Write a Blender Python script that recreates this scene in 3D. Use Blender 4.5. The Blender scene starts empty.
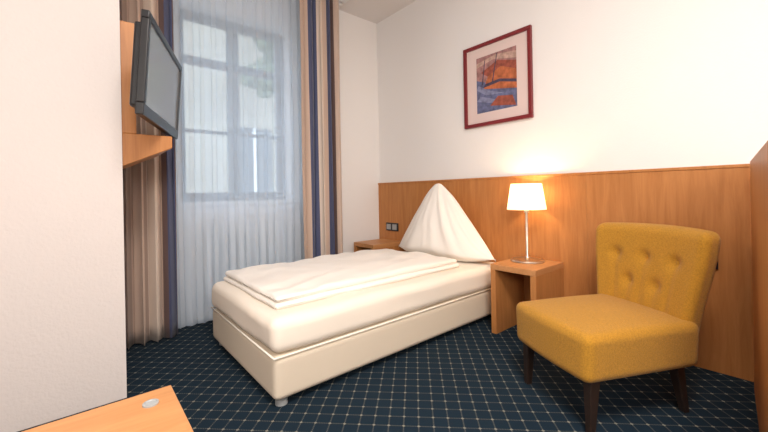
import bpy, bmesh, math, random
from mathutils import Vector, Matrix, noise
random.seed(3)
S=bpy.context.scene
S.view_settings.view_transform='Standard'
COL=S.collection

# ------------------------------------------------------------ materials
def mat(name,col,rough=.6,metal=0,bump=0,bscale=200,var=0,vscale=4,spec=.5,sheen=0):
    m=bpy.data.materials.new(name); m.use_nodes=True
    nt=m.node_tree; b=nt.nodes['Principled BSDF']
    b.inputs['Base Color'].default_value=(*col,1); b.inputs['Roughness'].default_value=rough
    b.inputs['Metallic'].default_value=metal; b.inputs['Specular IOR Level'].default_value=spec
    if sheen: b.inputs['Sheen Weight'].default_value=sheen
    tc=nt.nodes.new('ShaderNodeTexCoord')
    if var:
        n=nt.nodes.new('ShaderNodeTexNoise'); n.inputs['Scale'].default_value=vscale; n.inputs['Detail'].default_value=4
        nt.links.new(tc.outputs['Object'],n.inputs['Vector'])
        r=nt.nodes.new('ShaderNodeValToRGB'); r.color_ramp.elements[0].position=.3; r.color_ramp.elements[1].position=.7
        r.color_ramp.elements[0].color=(*[c*(1-var) for c in col],1); r.color_ramp.elements[1].color=(*[min(1,c*(1+var)) for c in col],1)
        nt.links.new(n.outputs['Fac'],r.inputs['Fac']); nt.links.new(r.outputs['Color'],b.inputs['Base Color'])
    if bump:
        n=nt.nodes.new('ShaderNodeTexNoise'); n.inputs['Scale'].default_value=bscale; n.inputs['Detail'].default_value=3
        nt.links.new(tc.outputs['Object'],n.inputs['Vector'])
        bp=nt.nodes.new('ShaderNodeBump'); bp.inputs['Strength'].default_value=bump; bp.inputs['Distance'].default_value=.003
        nt.links.new(n.outputs['Fac'],bp.inputs['Height']); nt.links.new(bp.outputs['Normal'],b.inputs['Normal'])
    return m

def wood(name,c1,c2,scale=(14,14,1.2),rough=.42):
    m=bpy.data.materials.new(name); m.use_nodes=True; nt=m.node_tree; b=nt.nodes['Principled BSDF']
    tc=nt.nodes.new('ShaderNodeTexCoord'); mp=nt.nodes.new('ShaderNodeMapping'); mp.inputs['Scale'].default_value=scale
    n=nt.nodes.new('ShaderNodeTexNoise'); n.inputs['Scale'].default_value=2.2; n.inputs['Detail'].default_value=8; n.inputs['Roughness'].default_value=.65; n.inputs['Distortion'].default_value=.6
    r=nt.nodes.new('ShaderNodeValToRGB'); r.color_ramp.elements[0].position=.3; r.color_ramp.elements[1].position=.72
    r.color_ramp.elements[0].color=(*c1,1); r.color_ramp.elements[1].color=(*c2,1)
    L=nt.links.new; L(tc.outputs['Object'],mp.inputs['Vector']); L(mp.outputs['Vector'],n.inputs['Vector']); L(n.outputs['Fac'],r.inputs['Fac']); L(r.outputs['Color'],b.inputs['Base Color'])
    b.inputs['Roughness'].default_value=rough; b.inputs['Specular IOR Level'].default_value=.35
    return m

M_wall=mat('wall_paint',(.87,.84,.82),.9,bump=.25,bscale=90)
M_wallL=mat('wall_plaster_beige',(.71,.65,.625),.9,bump=.6,bscale=70)
M_ceil=mat('ceiling_paint',(.80,.765,.745),.9)
M_wood=wood('cherry_wood',(.42,.162,.046),(.56,.24,.076))
M_woodv=wood('cherry_wood_light',(.48,.21,.075),(.60,.29,.115),(1.5,14,14))
M_fab=mat('mustard_fabric',(.46,.222,.024),.88,bump=.7,bscale=420,var=.18,vscale=170,sheen=.12,spec=.18)
M_leg=mat('dark_leg_wood',(.025,.014,.010),.4)
M_sheet=mat('cream_sheet',(.90,.81,.70),.85,bump=.12,bscale=300)
M_duvet=mat('white_duvet',(.93,.87,.80),.85,bump=.12,bscale=300)
M_base=mat('beige_leatherette',(.74,.64,.51),.6,bump=.15,bscale=250)
M_seam=mat('seam_cord',(.90,.84,.74),.7)
M_metal=mat('brushed_metal',(.72,.66,.58),.28,1)
M_grey=mat('grey_plastic',(.35,.36,.36),.4)
M_black=mat('black_plastic',(.012,.012,.014),.35)
M_screen=mat('tv_screen',(.26,.265,.27),.12,spec=.9)
M_white=mat('white_enamel',(.85,.85,.84),.4)
M_winframe=mat('window_frame_paint',(.13,.13,.14),.5)
M_mahog=mat('mahogany_frame',(.20,.018,.022),.35)
M_mount=mat('picture_mount',(.76,.60,.56),.9)
M_out=mat('facade_paint',(.36,.32,.25),.9,var=.15,vscale=1)
M_outw=mat('facade_glass',(.07,.08,.09),.3)
M_leaf=mat('leaf_green',(.11,.14,.08),.9,var=.5,vscale=8)
M_ground=mat('pavement',(.3,.3,.3),.9)

def carpet():
    m=bpy.data.materials.new('carpet_lattice'); m.use_nodes=True; nt=m.node_tree; b=nt.nodes['Principled BSDF']; L=nt.links.new
    b.inputs['Roughness'].default_value=.95; b.inputs['Specular IOR Level'].default_value=.1
    tc=nt.nodes.new('ShaderNodeTexCoord'); mp=nt.nodes.new('ShaderNodeMapping')
    mp.inputs['Rotation'].default_value=(0,0,math.radians(45)); c=.066; mp.inputs['Scale'].default_value=(1/c,1/c,1)
    L(tc.outputs['Object'],mp.inputs['Vector']); sp=nt.nodes.new('ShaderNodeSeparateXYZ'); L(mp.outputs['Vector'],sp.inputs[0])
    def M(op,a,bv=None,c2=None):
        n=nt.nodes.new('ShaderNodeMath'); n.operation=op
        for i,v in enumerate((a,bv,c2)):
            if v is None: continue
            if isinstance(v,(int,float)): n.inputs[i].default_value=v
            else: L(v,n.inputs[i])
        return n.outputs[0]
    fx=M('ABSOLUTE',M('SUBTRACT',M('FRACT',sp.outputs['X']),.5)); fy=M('ABSOLUTE',M('SUBTRACT',M('FRACT',sp.outputs['Y']),.5))
    mx=M('MAXIMUM',fx,fy)
    line=M('GREATER_THAN',mx,.457)
    node=M('GREATER_THAN',M('ADD',fx,fy),.885)
    dash=M('GREATER_THAN',M('FRACT',M('MULTIPLY',M('ADD',sp.outputs['X'],sp.outputs['Y']),6)),.45)
    line=M('MULTIPLY',line,M('ADD',M('MULTIPLY',dash,.13),.06))
    fac=M('MAXIMUM',line,M('MULTIPLY',node,.6))
    n=nt.nodes.new('ShaderNodeTexNoise'); n.inputs['Scale'].default_value=260; L(tc.outputs['Object'],n.inputs['Vector'])
    mix=nt.nodes.new('ShaderNodeMix'); mix.data_type='RGBA'; L(fac,mix.inputs['Factor'])
    mix.inputs['A'].default_value=(.011,.023,.037,1); mix.inputs['B'].default_value=(.38,.36,.28,1)
    L(mix.outputs['Result'],b.inputs['Base Color'])
    bp=nt.nodes.new('ShaderNodeBump'); bp.inputs['Strength'].default_value=.5; bp.inputs['Distance'].default_value=.003
    L(n.outputs['Fac'],bp.inputs['Height']); L(bp.outputs['Normal'],b.inputs['Normal'])
    return m
M_carpet=carpet()

def stripes(name,x0,x1,stops):
    m=bpy.data.materials.new(name); m.use_nodes=True; nt=m.node_tree; b=nt.nodes['Principled BSDF']; L=nt.links.new
    b.inputs['Roughness'].default_value=.7; b.inputs['Sheen Weight'].default_value=.2
    tc=nt.nodes.new('ShaderNodeTexCoord'); sp=nt.nodes.new('ShaderNodeSeparateXYZ'); L(tc.outputs['Object'],sp.inputs[0])
    mr=nt.nodes.new('ShaderNodeMapRange'); mr.inputs['From Min'].default_value=x0; mr.inputs['From Max'].default_value=x1; L(sp.outputs['X'],mr.inputs['Value'])
    r=nt.nodes.new('ShaderNodeValToRGB'); cr=r.color_ramp; cr.interpolation='CONSTANT'
    while len(cr.elements)<len(stops): cr.elements.new(.5)
    for e,(p,c) in zip(cr.elements,stops): e.position=p; e.color=(*c,1)
    L(mr.outputs['Result'],r.inputs['Fac']); L(r.outputs['Color'],b.inputs['Base Color'])
    return m
BE=(.56,.42,.34); TP=(.33,.24,.20); NV=(.060,.072,.15); BR=(.11,.065,.06); LT=(.68,.56,.47)

# ------------------------------------------------------------ geometry helpers
def add(name,me,m=None,parent=None,smooth=False):
    o=bpy.data.objects.new(name,me); COL.objects.link(o)
    if m: me.materials.append(m)
    if parent: o.parent=parent
    if smooth:
        for p in me.polygons: p.use_smooth=True
    return o
def empty(name,loc=(0,0,0),rotz=0):
    e=bpy.data.objects.new(name,None); e.empty_display_size=.1; COL.objects.link(e); e.location=loc; e.rotation_euler=(0,0,rotz); return e
def box(name,x0,x1,y0,y1,z0,z1,m,parent=None,bevel=0.0):
    bm=bmesh.new(); bmesh.ops.create_cube(bm,size=1)
    for v in bm.verts: v.co=Vector(((x0+x1)/2+v.co.x*(x1-x0),(y0+y1)/2+v.co.y*(y1-y0),(z0+z1)/2+v.co.z*(z1-z0)))
    if bevel: bmesh.ops.bevel(bm,geom=bm.edges[:],offset=bevel,segments=2,profile=.5,affect='EDGES')
    me=bpy.data.meshes.new(name); bm.to_mesh(me); bm.free(); return add(name,me,m,parent)
def rbox(name,c,s,r,n,m,parent=None,deform=None):
    bm=bmesh.new(); bmesh.ops.create_cube(bm,size=2)
    bmesh.ops.subdivide_edges(bm,edges=bm.edges[:],cuts=n,use_grid_fill=True)
    h=Vector(s)/2
    for v in bm.verts:
        p=Vector([math.sin(v.co[i]*math.pi/2)*h[i] for i in range(3)])
        q=Vector([max(-(h[i]-r),min(h[i]-r,p[i])) for i in range(3)])
        d=p-q
        if d.length>1e-9: p=q+d.normalized()*r
        if deform: p=deform(p)
        v.co=p+Vector(c)
    me=bpy.data.meshes.new(name); bm.to_mesh(me); bm.free(); return add(name,me,m,parent,True)
def lathe(name,prof,loc,m,parent=None,seg=48,closed=False):
    bm=bmesh.new(); rings=[]
    for r,z in prof:
        rings.append([bm.verts.new((loc[0]+r*math.cos(2*math.pi*k/seg),loc[1]+r*math.sin(2*math.pi*k/seg),loc[2]+z)) for k in range(seg)])
    n=len(rings)
    for i in range(n if closed else n-1):
        a,b=rings[i],rings[(i+1)%n]
        for k in range(seg): bm.faces.new((a[k],a[(k+1)%seg],b[(k+1)%seg],b[k]))
    if not closed:
        if prof[0][0]>1e-4: bm.faces.new(rings[0][::-1])
        if prof[-1][0]>1e-4: bm.faces.new(rings[-1])
    bmesh.ops.recalc_face_normals(bm,faces=bm.faces)
    me=bpy.data.meshes.new(name); bm.to_mesh(me); bm.free(); o=add(name,me,m,parent,True)
    try: me.set_sharp_from_angle(angle=math.radians(40))
    except Exception: pass
    return o
def tube(name,pts,r,m,parent=None,cyc=False):
    cu=bpy.data.curves.new(name,'CURVE'); cu.dimensions='3D'; cu.bevel_depth=r; cu.bevel_resolution=3
    s=cu.splines.new('POLY'); s.points.add(len(pts)-1); s.use_cyclic_u=cyc
    for p,q in zip(s.points,pts): p.co=(*q,1)
    o=bpy.data.objects.new(name,cu); COL.objects.link(o); cu.materials.append(m)
    if parent: o.parent=parent
    return o

# ------------------------------------------------------------ room shell
W=2.70; YW=3.27; H=3.02; XL=-1.7; YB=-1.5
box('floor',XL-.1,W+.1,YB-.1,YW+.4,-.1,0,M_carpet)
box('ceiling',XL-.1,W+.1,YB-.1,YW+.4,H,H+.1,M_ceil)
box('wall_right',W,W+.12,YB-.1,YW+.4,0,H,M_wall)
box('wall_rear',XL,W,YB-.1,YB,0,H,M_wall)
box('wall_outer_left',XL-.1,XL,YB-.1,YW+.4,0,H,M_wall)
box('wall_left',XL,.17,2.28,YW,0,H,M_wallL)
wx0,wx1,wz0,wz1=.62,1.58,.98,2.62
ww=empty('wall_window_side')
box('wall_below',.17,W,YW,YW+.35,0,wz0,M_wall,ww)
box('wall_above',.17,W,YW,YW+.35,wz1,H,M_wall,ww)
box('wall_pier_a',.17,wx0,YW,YW+.35,wz0,wz1,M_wall,ww)
box('wall_pier_b',wx1,W,YW,YW+.35,wz0,wz1,M_wall,ww)
win=empty('window_1')
fy0,fy1=YW+.14,YW+.20
for nm,a in dict(frame_left=(wx0,wx0+.07,wz0,wz1),frame_right=(wx1-.07,wx1,wz0,wz1),frame_bottom=(wx0+.07,wx1-.07,wz0,wz0+.08),frame_top=(wx0+.07,wx1-.07,wz1-.07,wz1),
    mullion=((wx0+wx1)/2-.05,(wx0+wx1)/2+.05,wz0+.08,wz1-.07)).items():
    box(nm,a[0],a[1],fy0,fy1,a[2],a[3],M_winframe,win,.006)
for k,(a,b) in enumerate(((wx0+.07,(wx0+wx1)/2-.05),((wx0+wx1)/2+.05,wx1-.07))):
    box('transom_%d'%k,a,b,fy0+.005,fy1-.005,2.17,2.24,M_winframe,win,.005)
    box('glazing_bar_%d'%k,a,b,fy0+.01,fy1-.01,1.58,1.61,M_winframe,win,.004)
box('sill',wx0-.03,wx1+.03,YW-.04,YW+.14,wz0-.03,wz0-.001,M_white,win,.006)
rad=empty('radiator')
for k in range(12):
    rbox('fin_%d'%k,(.80+k*.066,YW-.052,.47),(.052,.07,.62),.018,5,M_white,rad)
tube('pipe_low',[(.80,YW-.052,.22),(1.526,YW-.052,.22)],.014,M_white,rad)
tube('pipe_high',[(.80,YW-.052,.72),(1.526,YW-.052,.72)],.014,M_white,rad)
for k in (1,10): box('foot_%d'%k,.785+k*.066,.815+k*.066,YW-.08,YW-.03,0,.2,M_white,rad,.003)

# exterior
ext=empty('neighbour_building')
box('facade',-6,9,9.0,9.3,-4,5.0,M_out,ext)
for i in range(6):
    for j in range(2):
        x=-3.4+i*2.1; z=-1.9+j*2.9
        box('pane_%d_%d'%(i,j),x,x+.9,8.96,9.0,z,z+1.7,M_outw,ext)
        box('mull_%d_%d'%(i,j),x+.41,x+.49,8.93,8.96,z,z+1.7,M_white,ext)
        box('cill_%d_%d'%(i,j),x-.1,x+1.0,8.85,9.0,z-.12,z,M_white,ext)
box('street_ground',-8,10,4,12,-4.1,-4.0,M_ground)
tree=empty('street_tree')
lathe('trunk',[(.14,-4),(.10,0),(.05,3.2)],(3.5,7.4,0),M_leg,tree,12)
bm=bmesh.new()
for k in range(20):
    c=Vector((3.5+random.uniform(-.8,.8),7.4+random.uniform(-.5,.5),random.uniform(2.9,4.6)))
    r=random.uniform(.22,.42)
    vs=bmesh.ops.create_icosphere(bm,subdivisions=3,radius=r,matrix=Matrix.Translation(c))['verts']
    for v in vs: v.co+= (v.co-c)*noise.noise(v.co*5)*.6
me=bpy.data.meshes.new('foliage'); bm.to_mesh(me); bm.free(); add('foliage',me,M_leaf,tree)

# ------------------------------------------------------------ headboard panelling
hb=empty('wood_panelling'); PY=.195
ys=[PY,1.0,2.05,YW]
for k in range(3):
    box('panel_%d'%k,W-.022,W,ys[k]+(.0006 if k else 0),ys[k+1]-.0006,0,1.125,M_wood,hb)
box('top_rail',W-.028,W,PY,YW,1.125,1.143,M_wood,hb,.003)

# ------------------------------------------------------------ curtains
def curtain(name,x0,x1,y0,amp,lam,z0,z1,m,seed=0,ph=0,th=.003):
    n=int((x1-x0)/lam*18); nz=26; bm=bmesh.new(); g=[]
    for j in range(nz+1):
        v=j/nz; z=z0+(z1-z0)*v; row=[]
        for i in range(n+1):
            u=i/n; x=x0+(x1-x0)*u
            wob=noise.noise(Vector((x*5+seed,z*.5,seed)))
            a=amp*(1-.35*v)*(1+.5*noise.noise(Vector((x*7,seed,3))))
            t=2*math.pi*x/lam+ph+wob*1.3
            y=y0+a*math.sin(t)+.25*a*math.sin(2.3*t+seed)
            xx=x+.11*lam*math.sin(2*t)
            row.append(bm.verts.new((xx,y,z)))
        g.append(row)
    for j in range(nz):
        for i in range(n): bm.faces.new((g[j][i],g[j][i+1],g[j+1][i+1],g[j+1][i]))
    me=bpy.data.meshes.new(name); bm.to_mesh(me); bm.free(); o=add(name,me,m,None,True)
    if th:
        s=o.modifiers.new('thick','SOLIDIFY'); s.thickness=th
    return o
mL=stripes('curtain_stripe_left',.19,.56,[(0,BR),(.10,TP),(.20,BE),(.40,TP),(.46,LT),(.62,BE),(.70,BR),(.78,NV),(.93,BR)])
mR=stripes('curtain_stripe_right',1.56,2.04,[(0,BE),(.20,NV),(.40,LT),(.56,BE),(.62,NV),(.74,BR),(.80,BE)])
curtain('striped_curtain',.21,.545,3.0,.045,.085,.015,2.985,mL,1)
curtain('striped_curtain.001',1.58,2.03,3.03,.045,.10,.015,2.985,mR,5)
ms=bpy.data.materials.new('sheer_voile'); ms.use_nodes=True; nt=ms.node_tree; nt.nodes.clear()
out=nt.nodes.new('ShaderNodeOutputMaterial'); tr=nt.nodes.new('ShaderNodeBsdfTransparent'); tl=nt.nodes.new('ShaderNodeBsdfTranslucent'); df=nt.nodes.new('ShaderNodeBsdfDiffuse')
tl.inputs[0].default_value=(.80,.90,1,1); df.inputs[0].default_value=(.76,.85,.97,1)
m1=nt.nodes.new('ShaderNodeMixShader'); m1.inputs[0].default_value=.5; m2=nt.nodes.new('ShaderNodeMixShader'); m2.inputs[0].default_value=.66
nt.links.new(tl.outputs[0],m1.inputs[1]); nt.links.new(df.outputs[0],m1.inputs[2]); nt.links.new(tr.outputs[0],m2.inputs[1]); nt.links.new(m1.outputs[0],m2.inputs[2]); nt.links.new(m2.outputs[0],out.inputs[0])
curtain('sheer_curtain',.46,1.80,3.135,.020,.085,.02,2.985,ms,9,th=0)
rail=empty('curtain_rail')
box('track_front',.18,2.12,2.985,3.075,H-.03,H,M_white,rail,.004)
box('track_back',.18,2.12,3.12,3.15,H-.03,H,M_white,rail,.004)

# ------------------------------------------------------------ bed
bed=empty('single_bed')
bx0,bx1,by0,by1=.690,2.665,1.640,2.70
rbox('bed_base',((bx0+bx1)/2,(by0+by1)/2,.145),(bx1-bx0,by1-by0,.212),.03,24,M_base,bed)
def matt(p):
    k=noise.noise(Vector((p.x*3,p.y*3,p.z*6)))*.009+noise.noise(Vector((p.x*14,p.y*14,p.z*3)))*.003
    return Vector((p.x+k,p.y+k,p.z+k*.5))
rbox('mattress',((bx0+bx1)/2,(by0+by1)/2+.003,.342),(bx1-bx0+.012,by1-by0+.012,.182),.055,34,M_sheet,bed,matt)
cor=[(bx0-.001,by0-.001),(bx1,by0-.001),(bx1,by1),(bx0-.001,by1)]
tube('piping',[(x,y,.251) for x,y in cor],.006,M_seam,bed,True)
for i,(x,y) in enumerate(((bx0+.055,by0+.055),(bx1-.06,by0+.06),(bx1-.06,by1-.06),(bx0+.06,by1-.06))):
    lathe('caster_%d'%i,[(.030,0.0),(.030,.024),(.018,.028),(.018,.05)],(x,y,0),M_grey,bed,20)
def duv(seed,amp,droop):
    def f(p):
        k=noise.noise(Vector((p.x*2.2+seed,p.y*3.2,seed)))*amp+abs(noise.noise(Vector((p.x*5+p.y*3+seed,p.y*4-p.x*2,seed))))*amp*1.1
        k-=abs(noise.noise(Vector((p.x*1.5-p.y*6+seed,p.x*2,seed+9))))*amp*.9
        e=noise.noise(Vector((p.x*4+seed,p.y*4,seed+5)))*.014
        dz=k if p.z>0 else k*.12
        if p.z>0: dz+=.010*(1-(p.x/.76)**4)*(1-min(1,abs(p.y/.45))**4)-droop
        return Vector((p.x+e*.6,p.y+e,p.z+dz))
    return f
rbox('duvet_lower',(1.515,2.225,.449),(1.51,.90,.036),.018,50,M_duvet,bed,duv(2,.007,.004))
rbox('duvet_upper',(1.515,2.232,.482),(1.49,.875,.040),.020,56,M_duvet,bed,duv(7,.017,.003))
def pillow(name,parent):
    bm=bmesh.new(); nu,nv=80,50; hw=.565; Hh=.67
    def side(sgn):
        g=[]
        for j in range(nv+1):
            w=j/nv; row=[]
            for i in range(nu+1):
                u=-1+2*i/nu; au=abs(u)
                s=math.sqrt(au*au+.0036)-.06*(1-au)
                top=max(0,Hh*(1-s)*(1+.30*au*(1-au))) if au<1 else 0
                top=top+.04*(1-au**8)*au+noise.noise(Vector((u*5,1.3,7)))*.014*(1-au)
                z=w*top
                half=.165*(1-au**2.4)*(1-w**2.2)**.7*(.6+.4*(1-w**2))+.008*(1-au**4)
                if w<.18: half*= .50+.50*math.sin(w/.18*math.pi/2)
                ang=math.atan2(u*hw,1.1-w)
                fold=(noise.noise(Vector((ang*6+sgn,w*1.2,sgn*4)))*.038+abs(noise.noise(Vector((ang*9,w*2,2))))*.014)*(1-au)*(w*(1-w)*4)**.5
                x=sgn*half+(fold if sgn<0 else -fold*.2)+.03*w*w*top/Hh
                lift=.05*au**3
                row.append(bm.verts.new((2.49+x,2.165+u*hw+.05*w*(1-au),.437+z+lift*(1-w*.5))))
            g.append(row)
        for j in range(nv):
            for i in range(nu): bm.faces.new((g[j][i],g[j][i+1],g[j+1][i+1],g[j+1][i]))
        return g
    a=side(-1); b=side(1)
    for i in range(nu): bm.faces.new((a[0][i],a[0][i+1],b[0][i+1],b[0][i])); bm.faces.new((a[nv][i],a[nv][i+1],b[nv][i+1],b[nv][i]))
    bmesh.ops.remove_doubles(bm,verts=bm.verts,dist=.0004); bmesh.ops.recalc_face_normals(bm,faces=bm.faces)
    me=bpy.data.meshes.new(name); bm.to_mesh(me); bm.free(); return add(name,me,M_duvet,parent,True)
pillow('pillow',bed)

# ------------------------------------------------------------ nightstands
def nightstand(x0,x1,y0,y1,h=.50,t=.04):
    e=empty('nightstand')
    box('top',x0,x1,y0,y1,h-t,h,M_woodv,e,.003)
    box('side_a',x0+.002,x1,y0,y0+t,0,h-t,M_wood,e,.002)
    box('side_b',x0+.002,x1,y1-t,y1,0,h-t,M_wood,e,.002)
    box('back',x1-.02,x1,y0+t,y1-t,.0,h-t,M_wood,e)
    return e
nightstand(2.26,2.675,1.16,1.50)
nightstand(2.26,2.675,2.86,3.2)

lamp=empty('table_lamp'); lx,ly=2.53,1.36
lathe('base',[(.0,.0),(.115,.0),(.118,.006),(.112,.014),(.06,.020),(.02,.026),(.009,.04),(.009,.40),(0,.40)],(lx,ly,.50),M_metal,lamp)
lathe('socket',[(.018,.36),(.018,.42),(.012,.43)],(lx,ly,.50),M_metal,lamp,24)
mb=bpy.data.materials.new('bulb_glow'); mb.use_nodes=True; b=mb.node_tree.nodes['Principled BSDF']; b.inputs['Emission Color'].default_value=(1,.75,.45,1); b.inputs['Emission Strength'].default_value=12
lathe('bulb',[(0,.42),(.015,.43),(.028,.47),(.024,.50),(0,.515)],(lx,ly,.50),mb,lamp,24)
msh=bpy.data.materials.new('lampshade_fabric'); msh.use_nodes=True; nt=msh.node_tree; nt.nodes.clear()
out=nt.nodes.new('ShaderNodeOutputMaterial'); tl=nt.nodes.new('ShaderNodeBsdfTranslucent'); df=nt.nodes.new('ShaderNodeBsdfDiffuse'); em=nt.nodes.new('ShaderNodeEmission')
tl.inputs[0].default_value=(1,.88,.70,1); df.inputs[0].default_value=(.9,.85,.75,1); em.inputs[0].default_value=(1,.82,.58,1); em.inputs[1].default_value=.5
mx=nt.nodes.new('ShaderNodeMixShader'); mx.inputs[0].default_value=.35; ad=nt.nodes.new('ShaderNodeAddShader')
nt.links.new(tl.outputs[0],mx.inputs[1]); nt.links.new(df.outputs[0],mx.inputs[2]); nt.links.new(mx.outputs[0],ad.inputs[0]); nt.links.new(em.outputs[0],ad.inputs[1]); nt.links.new(ad.outputs[0],out.inputs[0])
lathe('shade',[(.138,.385),(.108,.575),(.106,.575),(.136,.385)],(lx,ly,.50),msh,lamp,64,True)
tube('shade_ring',[(lx+.106*math.cos(a*math.pi/16),ly+.106*math.sin(a*math.pi/16),1.065) for a in range(32)],.002,M_metal,lamp,True)
for k in range(3):
    a=k*2.094+.3; tube('spider_%d'%k,[(lx,ly,.93),(lx+.103*math.cos(a),ly+.103*math.sin(a),1.065)],.0015,M_metal,lamp)
L=bpy.data.lights.new('bulb_light','POINT'); L.energy=9; L.color=(1,.70,.41); L.shadow_soft_size=.03
lo=bpy.data.objects.new('bulb_light',L); COL.objects.link(lo); lo.location=(lx,ly,1.005); lo.parent=lamp

so=empty('wall_socket'); box('plate',W-.034,W-.0225,.33,.41,.57,.65,M_black,so,.004); pl=lathe('plug',[(.02,-.012),(.02,.018),(.01,.02)],(0,0,0),M_black,so,20)
pl.matrix_local=Matrix.Translation((W-.045,.37,.61))@Matrix.Rotation(math.pi/2,4,'Y')
so=empty('socket_strip'); box('plate2',W-.034,W-.0225,2.93,3.13,.60,.69,M_black,so,.004)
for k in range(2): box('switch_%d'%k,W-.038,W-.034,2.95+k*.095,3.02+k*.095,.615,.675,M_grey,so,.001)

# ------------------------------------------------------------ framed picture
pic=empty('framed_picture'); y0,y1,z0,z1=1.375,2.015,1.59,2.305; f=.030
box('rail_bottom',W-.03,W-.001,y0,y1,z0,z0+f,M_mahog,pic,.004); box('rail_top',W-.03,W-.001,y0,y1,z1-f,z1,M_mahog,pic,.004)
box('stile_a',W-.03,W-.001,y0,y0+f,z0+f,z1-f,M_mahog,pic,.004); box('stile_b',W-.03,W-.001,y1-f,y1,z0+f,z1-f,M_mahog,pic,.004)
box('mount',W-.012,W-.001,y0+f,y1-f,z0+f,z1-f,M_mount,pic)
def flat(name,col): return mat(name,col,.7,var=.35,vscale=26)
C=dict(sky=flat('ink_dusk',(.36,.18,.17)),sea=flat('ink_sea',(.12,.13,.24)),sea2=flat('ink_sea_light',(.22,.23,.36)),hull=flat('ink_orange',(.46,.13,.05)),hull2=flat('ink_rust',(.32,.08,.05)),dk=flat('ink_dark',(.07,.05,.09)),pale=flat('ink_pale',(.50,.32,.26)))
px0,px1,pz0,pz1=y1-.13,y0+.13,z0+.115,z1-.115
def shape(name,pts,m,lay):
    bm=bmesh.new(); x=W-.0125-lay*.0003
    vs=[bm.verts.new((x,px0+(px1-px0)*a,pz0+(pz1-pz0)*b)) for a,b in pts]; bm.faces.new(vs)
    me=bpy.data.meshes.new(name); bm.to_mesh(me); bm.free(); add(name,me,m,pic)
shape('print_sky',[(0,0),(1,0),(1,1),(0,1)],C['sky'],0)
shape('print_sea',[(0,0),(1,0),(1,.30),(.6,.42),(0,.60)],C['sea'],1)
shape('print_cloud',[(0,.82),(.45,.90),(1,.80),(1,.92),(.5,.97),(0,.9)],C['pale'],1)
shape('print_hull_a',[(.18,.42),(1,.30),(1,.62),(.62,.74),(.30,.62)],C['hull'],2)
shape('print_hull_b',[(.30,.62),(.62,.74),(1,.62),(1,.76),(.55,.86),(.12,.72)],C['hull2'],3)
shape('print_ripple_a',[(0,.22),(.5,.12),(.95,.16),(.5,.19),(.1,.30)],C['sea2'],3)
shape('print_ripple_b',[(.0,.42),(.25,.30),(.7,.27),(.3,.38),(.05,.50)],C['sea2'],4)
shape('print_boat',[(.35,.10),(.98,.02),(.90,.20),(.55,.24)],C['hull2'],5)
shape('print_gunwale',[(.18,.44),(.6,.48),(1,.40),(1,.45),(.6,.53),(.22,.50)],C['dk'],5)
shape('print_mast_a',[(.40,.50),(.43,.50),(.55,.98),(.53,.98)],C['dk'],6)
shape('print_mast_b',[(.14,.50),(.17,.50),(.24,.92),(.22,.92)],C['dk'],6)

# ------------------------------------------------------------ armchair
ch=empty('upholstered_armchair',(1.672,.824,0),math.radians(243.2))
def seatdef(p):
    u=p.x/.26; v=p.y/.30
    if p.z>0: p.z+=.022*(1-min(1,u*u))*(1-min(1,v*v))
    if p.y<-.2: p.y-=.018*(1-min(1,u*u))
    p.x*=1+.02*(p.z/.09)
    return p
rbox('seat',(.015,.30,.327),(.51,.60,.205),.038,26,M_fab,ch,seatdef)
BH=.57; BC=Vector((-0.020,.595,.548))
BT=[(-.17,.12),(0,.12),(.17,.12),(-.085,-.01),(.085,-.01)]
def backdef(p):
    v=(p.z+BH/2)/BH; vv=max(0,min(1,v)); sm=vv*vv*(3-2*vv)
    front=p.y<0
    d=0
    if front:
        d=-.02*(1-min(1,(p.x/.31)**2))
        for bx,bz in BT:
            r2=((p.x-bx)**2+(p.z-bz)**2); d+=.026*math.exp(-r2/.0009)
            d+=.012*math.exp(-((p.x-bx)**2)/.0002)*(1/(1+math.exp(-(bz-p.z)*60)))*(.6 if bz>.1 else .45)
    x=p.x*(.78+.22*sm)+.016*(1-vv)
    y=p.y+.13*v-.075*(abs(p.x)/.33)**2.2*(.4+.6*vv)+d
    z=p.z-.012*(p.x/.33)**2*vv
    return Vector((x,y,z))
rbox('backrest',BC,(.625,.115,BH),.045,54,M_fab,ch,backdef)
for i,(bx,bz) in enumerate(BT):
    q=backdef(Vector((bx,-.0575,bz)))+BC
    o=lathe('button_%d'%i,[(0,-.006),(.011,-.004),(.013,0),(.009,.006),(0,.008)],(0,0,0),M_fab,ch,20)
    o.matrix_local=Matrix.Translation(q)@Matrix.Rotation(math.pi/2,4,'X')
def leg(name,x,y,dx,dy,h=.24):
    bm=bmesh.new(); t=.024; b_=.014
    a=[bm.verts.new((x+sx*t,y+sy*t,h)) for sx,sy in ((-1,-1),(1,-1),(1,1),(-1,1))]
    c=[bm.verts.new((x+dx+sx*b_,y+dy+sy*b_,0)) for sx,sy in ((-1,-1),(1,-1),(1,1),(-1,1))]
    bm.faces.new(a); bm.faces.new(c[::-1])
    for k in range(4): bm.faces.new((a[k],c[k],c[(k+1)%4],a[(k+1)%4]))
    bmesh.ops.recalc_face_normals(bm,faces=bm.faces); bmesh.ops.bevel(bm,geom=bm.edges[:],offset=.003,segments=1,affect='EDGES')
    me=bpy.data.meshes.new(name); bm.to_mesh(me); bm.free(); add(name,me,M_leg,ch)
leg('leg_fl',-.20,.06,0,-.01); leg('leg_fr',.22,.06,0,-.01); leg('leg_bl',-.19,.53,0,.05); leg('leg_br',.20,.53,0,.05)

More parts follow.
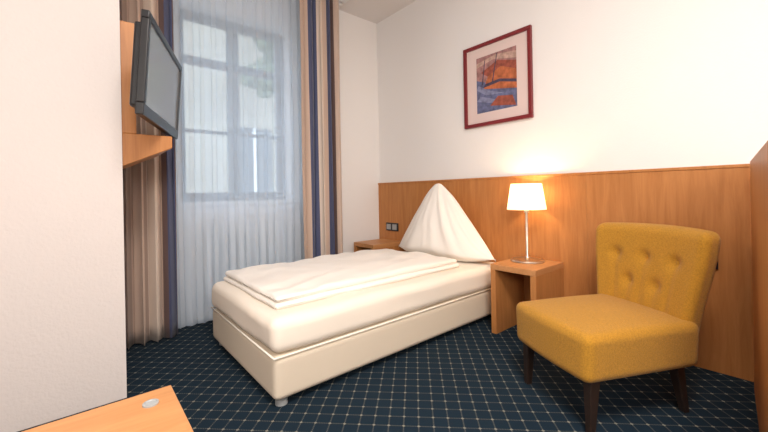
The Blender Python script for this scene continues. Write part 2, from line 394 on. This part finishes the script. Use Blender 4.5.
# ------------------------------------------------------------ TV + wooden bracket
br=empty('tv_shelf')
bm=bmesh.new()
A=[(.17,1.19),(.40,1.30),(.40,1.365),(.17,1.365)]
f0=[bm.verts.new((x,2.30,z)) for x,z in A]; f1=[bm.verts.new((x,2.85,z)) for x,z in A]
bm.faces.new(f0); bm.faces.new(f1[::-1])
for k in range(4): bm.faces.new((f0[k],f1[k],f1[(k+1)%4],f0[(k+1)%4]))
bmesh.ops.recalc_face_normals(bm,faces=bm.faces); bmesh.ops.bevel(bm,geom=bm.edges[:],offset=.003,segments=1,affect='EDGES')
me=bpy.data.meshes.new('shelf'); bm.to_mesh(me); bm.free(); add('shelf',me,M_wood,br)
box('back_board',.171,.235,2.30,2.85,1.365,1.95,M_wood,br,.003)
tv=empty('flat_screen_tv',(.350,2.26,1.63))
tv.rotation_euler=(math.radians(4),0,math.radians(69.5))
tw,thh=.76,.47
box('rear_case',-tw/2+.04,tw/2-.04,.012,.050,-thh/2+.04,thh/2-.04,M_black,tv,.012)
box('bezel_top',-tw/2,tw/2,-.02,.014,thh/2-.035,thh/2,M_black,tv,.005)
box('bezel_bottom',-tw/2,tw/2,-.02,.014,-thh/2,-thh/2+.055,M_black,tv,.005)
box('bezel_l',-tw/2,-tw/2+.035,-.02,.014,-thh/2+.055,thh/2-.035,M_black,tv,.005)
box('bezel_r',tw/2-.035,tw/2,-.02,.014,-thh/2+.055,thh/2-.035,M_black,tv,.005)
box('screen',-tw/2+.035,tw/2-.035,-.012,.0,-thh/2+.055,thh/2-.035,M_screen,tv)
box('mount_arm',.03,.09,.050,.085,-.04,.04,M_grey,tv,.004)

# ------------------------------------------------------------ luggage bench bottom-left
be=empty('luggage_bench')
box('top',-.95,.188,.35,1.165,.46,.50,M_woodv,be,.003)
box('side_a',.145,.186,.36,1.15,0,.46,M_wood,be); box('side_b',-.95,-.91,.36,1.15,0,.46,M_wood,be); box('back',-.91,.145,1.11,1.15,.0,.46,M_wood,be)
lathe('grommet',[(.0,.0),(.018,.0),(.018,.004),(.014,.005),(.012,.002),(0,.002)],(.13,1.09,.50),M_grey,be,28)

de=empty('writing_desk',(2.35,.17,0),math.radians(6)+math.pi)
box('end_panel',-.22,.93,0.0,.035,0,1.15,M_wood,de,.003)
box('desktop',-.2,.9,.035,.60,.72,.75,M_woodv,de,.002)
box('far_panel',-.2,.9,.60,.635,0,.75,M_wood,de,.002)

# ------------------------------------------------------------ lights
cl=empty('added_ceiling_fill')  # unseen ceiling fixture, added behind the camera to brighten the room
mg=bpy.data.materials.new('fill_dish_glow'); mg.use_nodes=True; b=mg.node_tree.nodes['Principled BSDF']; b.inputs['Base Color'].default_value=(.9,.88,.85,1); b.inputs['Emission Color'].default_value=(1,.93,.84,1); b.inputs['Emission Strength'].default_value=2
lathe('fill_dish',[(.0,-.09),(.12,-.08),(.2,-.045),(.23,0)],(.3,-.2,H),mg,cl)
def area(name,loc,size,e,col,rot=(0,0,0),parent=None):
    a=bpy.data.lights.new(name,'AREA'); a.shape='DISK'; a.size=size; a.energy=e; a.color=col
    o=bpy.data.objects.new(name,a); COL.objects.link(o); o.location=loc; o.rotation_euler=rot
    if parent: o.parent=parent
    return o
area('ceiling_fill_area',(.3,-.2,H-.11),.9,86,(1,.94,.875),parent=cl)  # main room fill, hung under the added dish
area('camera_side_fill',(-.5,-1.1,1.9),1.1,48,(1,.94,.885),(math.radians(80),0,math.radians(-38)))  # added fill light from the camera side, no fixture modelled
w=bpy.data.worlds.new('world'); S.world=w; w.use_nodes=True
bg=w.node_tree.nodes['Background']; bg.inputs[0].default_value=(.70,.84,1,1); bg.inputs[1].default_value=4.2

# ------------------------------------------------------------ camera
cam=bpy.data.cameras.new('camera'); co=bpy.data.objects.new('camera',cam); COL.objects.link(co)
cam.sensor_width=36; cam.lens=36*360/768; cam.shift_y=-23/768; cam.clip_start=.02
co.matrix_world=Matrix.Translation((0,0,1.026))@Matrix.Rotation(math.radians(-40.2),4,'Z')@Matrix.Rotation(math.pi/2,4,'X')@Matrix.Rotation(math.radians(-1.1),4,'Z')
S.camera=co
